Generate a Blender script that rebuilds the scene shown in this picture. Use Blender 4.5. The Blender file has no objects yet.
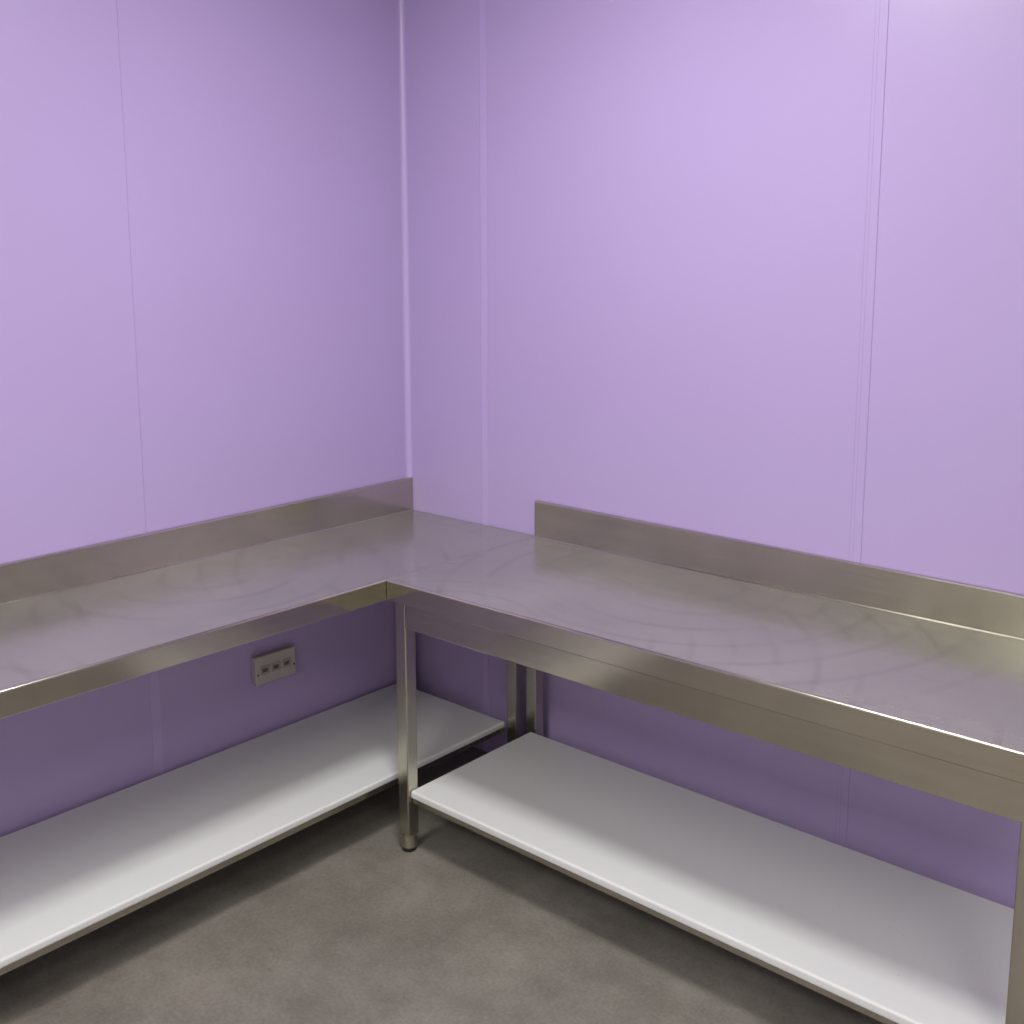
import bpy, bmesh
from math import *
from mathutils import Matrix, Vector
S=bpy.context.scene
S.view_settings.view_transform='Standard'
COL=bpy.context.collection
# ---------------------------------------------------------------- materials
def mat(name,color,rough=.5,metal=0,spec=.5):
    m=bpy.data.materials.new(name); m.use_nodes=True
    b=m.node_tree.nodes['Principled BSDF']
    b.inputs['Base Color'].default_value=(*color,1); b.inputs['Roughness'].default_value=rough
    b.inputs['Metallic'].default_value=metal; b.inputs['Specular IOR Level'].default_value=spec
    return m,m.node_tree,b
def noise(nt,scale,detail=4,rough=.55,stretch=(1,1,1),dist=0):
    tc=nt.nodes.new('ShaderNodeTexCoord'); mp=nt.nodes.new('ShaderNodeMapping'); mp.inputs['Scale'].default_value=stretch
    n=nt.nodes.new('ShaderNodeTexNoise'); n.inputs['Scale'].default_value=scale; n.inputs['Detail'].default_value=detail
    n.inputs['Roughness'].default_value=rough; n.inputs['Distortion'].default_value=dist
    nt.links.new(tc.outputs['Object'],mp.inputs[0]); nt.links.new(mp.outputs[0],n.inputs['Vector']); return n
def ramp(nt,src,stops):
    r=nt.nodes.new('ShaderNodeValToRGB'); e=r.color_ramp.elements
    while len(e)<len(stops): e.new(.5)
    for i,(p,c) in enumerate(stops): e[i].position=p; e[i].color=(*c,1) if len(c)==3 else c
    nt.links.new(src,r.inputs[0]); return r
def math_(nt,op,a,b,c=None):
    k=nt.nodes.new('ShaderNodeMath'); k.operation=op
    for i,v in enumerate((a,b,c)):
        if v is None: continue
        if isinstance(v,(int,float)): k.inputs[i].default_value=v
        else: nt.links.new(v,k.inputs[i])
    return k.outputs[0]
def bump(nt,b,src,strength,dist=.002):
    k=nt.nodes.new('ShaderNodeBump'); k.inputs['Strength'].default_value=strength; k.inputs['Distance'].default_value=dist
    nt.links.new(src,k.inputs['Height']); nt.links.new(k.outputs[0],b.inputs['Normal'])
g=lambda v:(v,v,v)
WC=(.475,.374,.652)
sc=lambda c,k:tuple(min(1,x*k) for x in c)
M_wall,nt,b=mat('lilac_wall_panel',WC,.33,0,.42)
n=noise(nt,1.2,3); r=ramp(nt,n.outputs[0],[(.3,sc(WC,.98)),(.7,sc(WC,1.02))]); nt.links.new(r.outputs[0],b.inputs['Base Color'])
M_strip,_,_=mat('lilac_joint_strip',sc(WC,1.08),.28,0,.5)
M_gap,_,_=mat('lilac_joint_gap',sc(WC,.88),.5,0,.3)
WH=(.785,.80,.785)
M_white,nt,b=mat('white_laminate',WH,.27,0,.5)
n=noise(nt,170,1); r=ramp(nt,n.outputs[0],[(.17,(.3,.28,.26)),(.2,WH)]); nt.links.new(r.outputs[0],b.inputs['Base Color'])
def steel(name,col,rlo,rhi,stretch,metal=1,scuffs=()):
    m,nt,b=mat(name,col,.35,metal)
    n=noise(nt,1.8,4,.55,(1,1,1),.5); n2=noise(nt,70,2,.5,stretch)
    v=math_(nt,'MULTIPLY_ADD',n2.outputs[0],.22,n.outputs[0])
    cv=v
    for k,(cx,cy,scl) in enumerate(scuffs):       # faint curved wipe marks
        tc=nt.nodes.new('ShaderNodeTexCoord'); w=nt.nodes.new('ShaderNodeTexWave'); w.wave_type='RINGS'; w.rings_direction='Z'
        mp=nt.nodes.new('ShaderNodeMapping'); mp.inputs['Location'].default_value=(-cx,-cy,0)
        nt.links.new(tc.outputs['Object'],mp.inputs[0]); nt.links.new(mp.outputs[0],w.inputs['Vector'])
        w.inputs['Scale'].default_value=scl; w.inputs['Distortion'].default_value=1.6; w.inputs['Detail'].default_value=0; w.inputs['Detail Scale'].default_value=.5
        wr=ramp(nt,w.outputs['Color'],[(.0,g(1)),(.14,g(0))])
        n3=noise(nt,2.3+k,2,.5); nr=ramp(nt,n3.outputs[0],[(.42,g(0)),(.62,g(1))])
        s=math_(nt,'MULTIPLY',wr.outputs[0],nr.outputs[0]); cv=math_(nt,'MULTIPLY_ADD',s,-.22,cv)
    r=ramp(nt,v,[(.35,g(rlo)),(.85,g(rhi))]); nt.links.new(r.outputs[0],b.inputs['Roughness'])
    c=ramp(nt,cv,[(.3,sc(col,.80)),(.9,sc(col,1.18))]); nt.links.new(c.outputs[0],b.inputs['Base Color'])
    return m
SC=(.425,.435,.350)
M_topL=steel('brushed_steel_top_a',SC,.15,.25,(1,.03,1),.66,((.2,-1.0,2.4),(.75,-.1,2.9)))
M_topR=steel('brushed_steel_top_b',SC,.15,.25,(.03,1,1),.66,((1.35,-.15,2.6),(1.0,-.9,3.3)))
SF=(.52,.492,.405)
M_sideL=steel('brushed_steel_folded_a',SF,.14,.22,(1,.03,1),.97)
M_sideR=steel('brushed_steel_folded_b',SF,.14,.22,(.03,1,1),.97)
M_leg=steel('brushed_steel_leg',(.50,.475,.40),.18,.28,(1,1,.03),.97)
M_rub,_,_=mat('black_rubber',(.02,.02,.02),.6)
M_floor,nt,b=mat('grey_concrete_floor',(.2,.18,.15),.45,0,.4)
n=noise(nt,4.5,12,.72); n2=noise(nt,100,3,.6)
v=math_(nt,'MULTIPLY_ADD',n2.outputs[0],.5,n.outputs[0])
r=ramp(nt,v,[(.52,(.158,.144,.123)),(.75,(.215,.198,.171)),(.98,(.285,.264,.230))]); nt.links.new(r.outputs[0],b.inputs['Base Color'])
bump(nt,b,n2.outputs[0],.1,.001)
M_neut,_,_=mat('off_white_wall_paint',(.74,.73,.70),.6)
M_ceil,_,_=mat('ceiling_white',(.78,.77,.75),.7)
M_sock,_,_=mat('socket_plastic',(.50,.46,.42),.4)
M_sockd,_,_=mat('socket_dark_insert',(.12,.11,.11),.4)
M_sockm,_,_=mat('socket_module',(.38,.35,.33),.4)
# ---------------------------------------------------------------- mesh helpers
def finish(name,bm,m,parent=None,bev=0,seg=2):
    bmesh.ops.recalc_face_normals(bm,faces=bm.faces)
    if isinstance(m,(list,tuple)):      # second material goes on the flat upward work surface
        bm.normal_update()
        for f in bm.faces: f.material_index=1 if f.normal.z>.9 and f.calc_area()>.3 else 0
    me=bpy.data.meshes.new(name); bm.to_mesh(me); bm.free()
    o=bpy.data.objects.new(name,me); COL.objects.link(o)
    for k in (m if isinstance(m,(list,tuple)) else [m]): me.materials.append(k)
    if parent: o.parent=parent
    if bev:
        d=o.modifiers.new('bevel','BEVEL'); d.width=bev; d.segments=seg; d.limit_method='ANGLE'
    return o
def addbox(bm,x0,x1,y0,y1,z0,z1):
    v=[bm.verts.new((x,y,z)) for x in(x0,x1) for y in(y0,y1) for z in(z0,z1)]
    for f in((0,1,3,2),(4,6,7,5),(0,4,5,1),(2,3,7,6),(0,2,6,4),(1,5,7,3)):
        bm.faces.new([v[i] for i in f])
def box(name,d,m,parent=None,bev=0,seg=2):
    bm=bmesh.new(); addbox(bm,*d); return finish(name,bm,m,parent,bev,seg)
def boxes(name,ds,m,parent=None,bev=0):
    bm=bmesh.new()
    for d in ds: addbox(bm,*d)
    return finish(name,bm,m,parent,bev)
def loft(name,A,B,m,parent=None,bev=0):
    bm=bmesh.new(); a=[bm.verts.new(p) for p in A]; c=[bm.verts.new(p) for p in B]; n=len(a)
    for i in range(n): bm.faces.new((a[i],a[(i+1)%n],c[(i+1)%n],c[i]))
    bm.faces.new(a); bm.faces.new(c[::-1]); return finish(name,bm,m,parent,bev)
def empty(name):
    e=bpy.data.objects.new(name,None); COL.objects.link(e); return e
# ---------------------------------------------------------------- room
RX,RY,RZ=4.6,-4.6,3.0
box('floor',(-.1,RX+.1,RY-.1,.1,-.1,0),M_floor)
box('ceiling',(-.1,RX+.1,RY-.1,.1,RZ,RZ+.1),M_ceil)
box('wall_left',(-.1,0,RY-.1,.1,0,RZ),M_wall)
box('wall_right',(0,RX+.1,0,.1,0,RZ),M_wall)
box('wall_back',(0,RX+.1,RY-.1,RY,0,RZ),M_neut)
box('wall_side',(RX,RX+.1,RY,0,0,RZ),M_neut)
R=.018
pts=[(0,0)]+[(R-R*sin(t),-(R-R*cos(t))) for t in [i*pi/2/8 for i in range(9)]]
loft('trim_1',[(x,y,0) for x,y in pts],[(x,y,RZ) for x,y in pts],M_strip)
def joint(k,x0,x1,ridges,gaps,gw=.0009):
    e=empty('trim_%d'%k)
    boxes('cover_strip',[(x0,x1,-.0012,0,0,RZ)]+[(a,b,-.003,0,0,RZ) for a,b in ridges],M_strip if ridges else M_wall,e,.0005)
    boxes('shadow_gap',[(a-gw,a+gw,-.0014,0,0,RZ) for a in gaps],M_gap,e)
joint(2,.372,.402,[(.386,.401)],[.372])
joint(3,1.722,1.754,[],[1.722,1.732,1.754],.0007)
e=empty('trim_4')
boxes('joint_line',[(0,.0008,-1.0812,-1.0794,.86,RZ)],M_gap,e)
boxes('cover_strip',[(0,.0015,-1.098,-1.066,0,.86)],M_strip,e,.0004)
# ---------------------------------------------------------------- tables
H=.85; D1=.629; D2=.678
def prof(D,l,u):
    nose=[(D-.006+.006*cos(t),H-.006+.006*sin(t)) for t in [i*pi/2/5 for i in range(6)]]
    return [(D-.018,H-l),(D-.002,H-l),(D,H-l+.002)]+nose+[(.023,H),(.020,H+.003),
            (.020,H+u-.003),(.019,H+u-.001),(.017,H+u),(.003,H+u),(.001,H+u-.003),(.001,H-.03),(D-.018,H-.03)]
def leg(name,x,y,par,s=.021):
    bm=bmesh.new(); addbox(bm,x-s,x+s,y-s,y+s,.052,H-.031)
    o=finish(name,bm,M_leg,par,.003)
    for nm,r0,r1,z0,z1,mt in (('ferrule',.0235,.0235,.014,.056,M_leg),('foot_pad',.0225,.019,0,.014,M_rub)):
        bm=bmesh.new(); bmesh.ops.create_cone(bm,cap_ends=True,segments=28,radius1=r1,radius2=r0,depth=z1-z0,matrix=Matrix.Translation((x,y,(z0+z1)/2)))
        f=finish(name+'_'+nm,bm,mt,par,.0015)
    return o
# left run
TL=empty('prep_table'); yE=-2.45
A=[(d,yE,z) for d,z in prof(D1,.062,.096)]; B=[(d,-.003,z) for d,z in prof(D1,.062,.124)]
loft('worktop_with_upstand',A,B,[M_sideL,M_topL],TL)
boxes('under_frame',[(.03,.05,yE+.04,-.05,H-.085,H-.031),(D1-.055,D1-.035,yE+.04,-.05,H-.062,H-.031),(.05,D1-.055,-.09,-.05,H-.085,H-.031),(.05,D1-.055,yE+.03,yE+.07,H-.085,H-.031)],M_leg,TL,.001)
for i,(x,y) in enumerate([(.588,-.07),(.045,-.07),(.588,yE+.05),(.045,yE+.05)]): leg('leg_%d'%(i+1),x,y,TL)
ZS=.201
box('shelf_panel',(.022,.565,yE+.03,-.097,ZS-.022,ZS),M_white,TL,.006,3)
boxes('shelf_rail',[(.03,.056,yE+.04,-.1,ZS-.045,ZS-.022),(.528,.560,yE+.04,-.1,ZS-.040,ZS-.022),(.056,.528,-.13,-.1,ZS-.045,ZS-.022)],M_leg,TL,.001)
# right run
TR=empty('prep_table'); x0=D1+.0015; xE=2.43
def P(x,D,l,u): return [(x,-d,z) for d,z in prof(D,l,u)]
loft('worktop_with_upstand',P(x0,D2+.010,.062,.124),P(xE,D2-.008,.062,.104),[M_sideR,M_topR],TR)
leg_pts=[(.660,-.644),(.675,-.07),(2.385,-.642),(2.385,-.07)]
for i,(x,y) in enumerate(leg_pts): leg('leg_%d'%(i+1),x,y,TR)
boxes('apron',[(.682,2.425,-.6645,-.640,H-.142,H-.031),(.70,2.363,-.08,-.05,H-.10,H-.031),(.668,.69,-.62,-.092,H-.1,H-.031),(2.37,2.395,-.62,-.092,H-.1,H-.031)],M_sideR,TR,.002)
box('shelf_panel',(.682,2.362,-.656,-.10,ZS-.024,ZS),M_white,TR,.006,3)
boxes('shelf_rail',[(.685,2.36,-.648,-.622,ZS-.042,ZS-.024),(.685,2.36,-.14,-.11,ZS-.045,ZS-.024),(.685,.71,-.62,-.14,ZS-.045,ZS-.024)],M_leg,TR,.001)
# ---------------------------------------------------------------- socket
SK=empty('wall_socket'); yc,zc=-.652,.426
box('back_box',(0,.022,yc-.078,yc+.078,zc-.045,zc+.045),M_sock,SK,.004)
box('face_plate',(.022,.030,yc-.082,yc+.082,zc-.049,zc+.049),M_sock,SK,.004,3)
for i,o in enumerate((-.044,0,.044)):
    box('module_%d'%(i+1),(.030,.0325,yc+o-.018,yc+o+.018,zc-.015,zc+.015),M_sockm,SK,.001)
    box('module_%d_slot'%(i+1),(.0325,.0335,yc+o-.013,yc+o+.008,zc-.006,zc+.007),M_sockd,SK,.0005)
for i,o in enumerate((-.073,.073)):
    bm=bmesh.new(); bmesh.ops.create_cone(bm,cap_ends=True,segments=16,radius1=.004,radius2=.003,depth=.002,matrix=Matrix.Translation((.031,yc+o,zc-.012))@Matrix.Rotation(pi/2,4,'Y'))
    finish('screw_%d'%(i+1),bm,M_sockd,SK)
# ---------------------------------------------------------------- lights
def panel(x,y,sx,sy,pw,col=(1,.985,.96)):
    e=empty('ceiling_or_fill_light')  # shared by the room's own ceiling light and the added fill panels
    boxes('housing',[(x-sx/2-.02,x+sx/2+.02,y-sy/2-.02,y+sy/2+.02,RZ-.03,RZ),(x-sx/2-.02,x-sx/2,y-sy/2-.02,y+sy/2+.02,RZ-.05,RZ-.03),(x+sx/2,x+sx/2+.02,y-sy/2-.02,y+sy/2+.02,RZ-.05,RZ-.03)],M_ceil,e)
    L=bpy.data.lights.new('lamp','AREA'); L.shape='RECTANGLE'; L.size=sx; L.size_y=sy; L.energy=pw; L.color=col
    o=bpy.data.objects.new('lamp',L); COL.objects.link(o); o.location=(x,y,RZ-.04); o.parent=e
panel(1.42,-1.27,.4,.4,36)
panel(3.6,-2.6,.6,1.2,26)  # added fill light with an invented housing, out of view
panel(2.0,-3.8,1.2,.6,60)  # unseen panel added for bounce, lifts the wall below the right worktop
W=bpy.data.worlds.new('w'); S.world=W; W.use_nodes=True; W.node_tree.nodes['Background'].inputs[0].default_value=(.5,.5,.5,1)
# ---------------------------------------------------------------- camera
a,p,r=2.29038,.15490,-.00137
f=Vector((cos(p)*cos(a),cos(p)*sin(a),-sin(p))); Rv=Vector((sin(a),-cos(a),0)); U=Rv.cross(f)
R2=Rv*cos(r)+U*sin(r); U2=-Rv*sin(r)+U*cos(r)
cd=bpy.data.cameras.new('camera'); co=bpy.data.objects.new('camera',cd); COL.objects.link(co)
m=Matrix((R2,U2,-f)).transposed().to_4x4(); m.translation=Vector((2.87723,-2.69832,1.73328)); co.matrix_world=m
cd.sensor_width=36; cd.lens=1065.411/1024*36; cd.shift_y=-(512-438.06)/1024; cd.clip_start=.05
S.camera=co
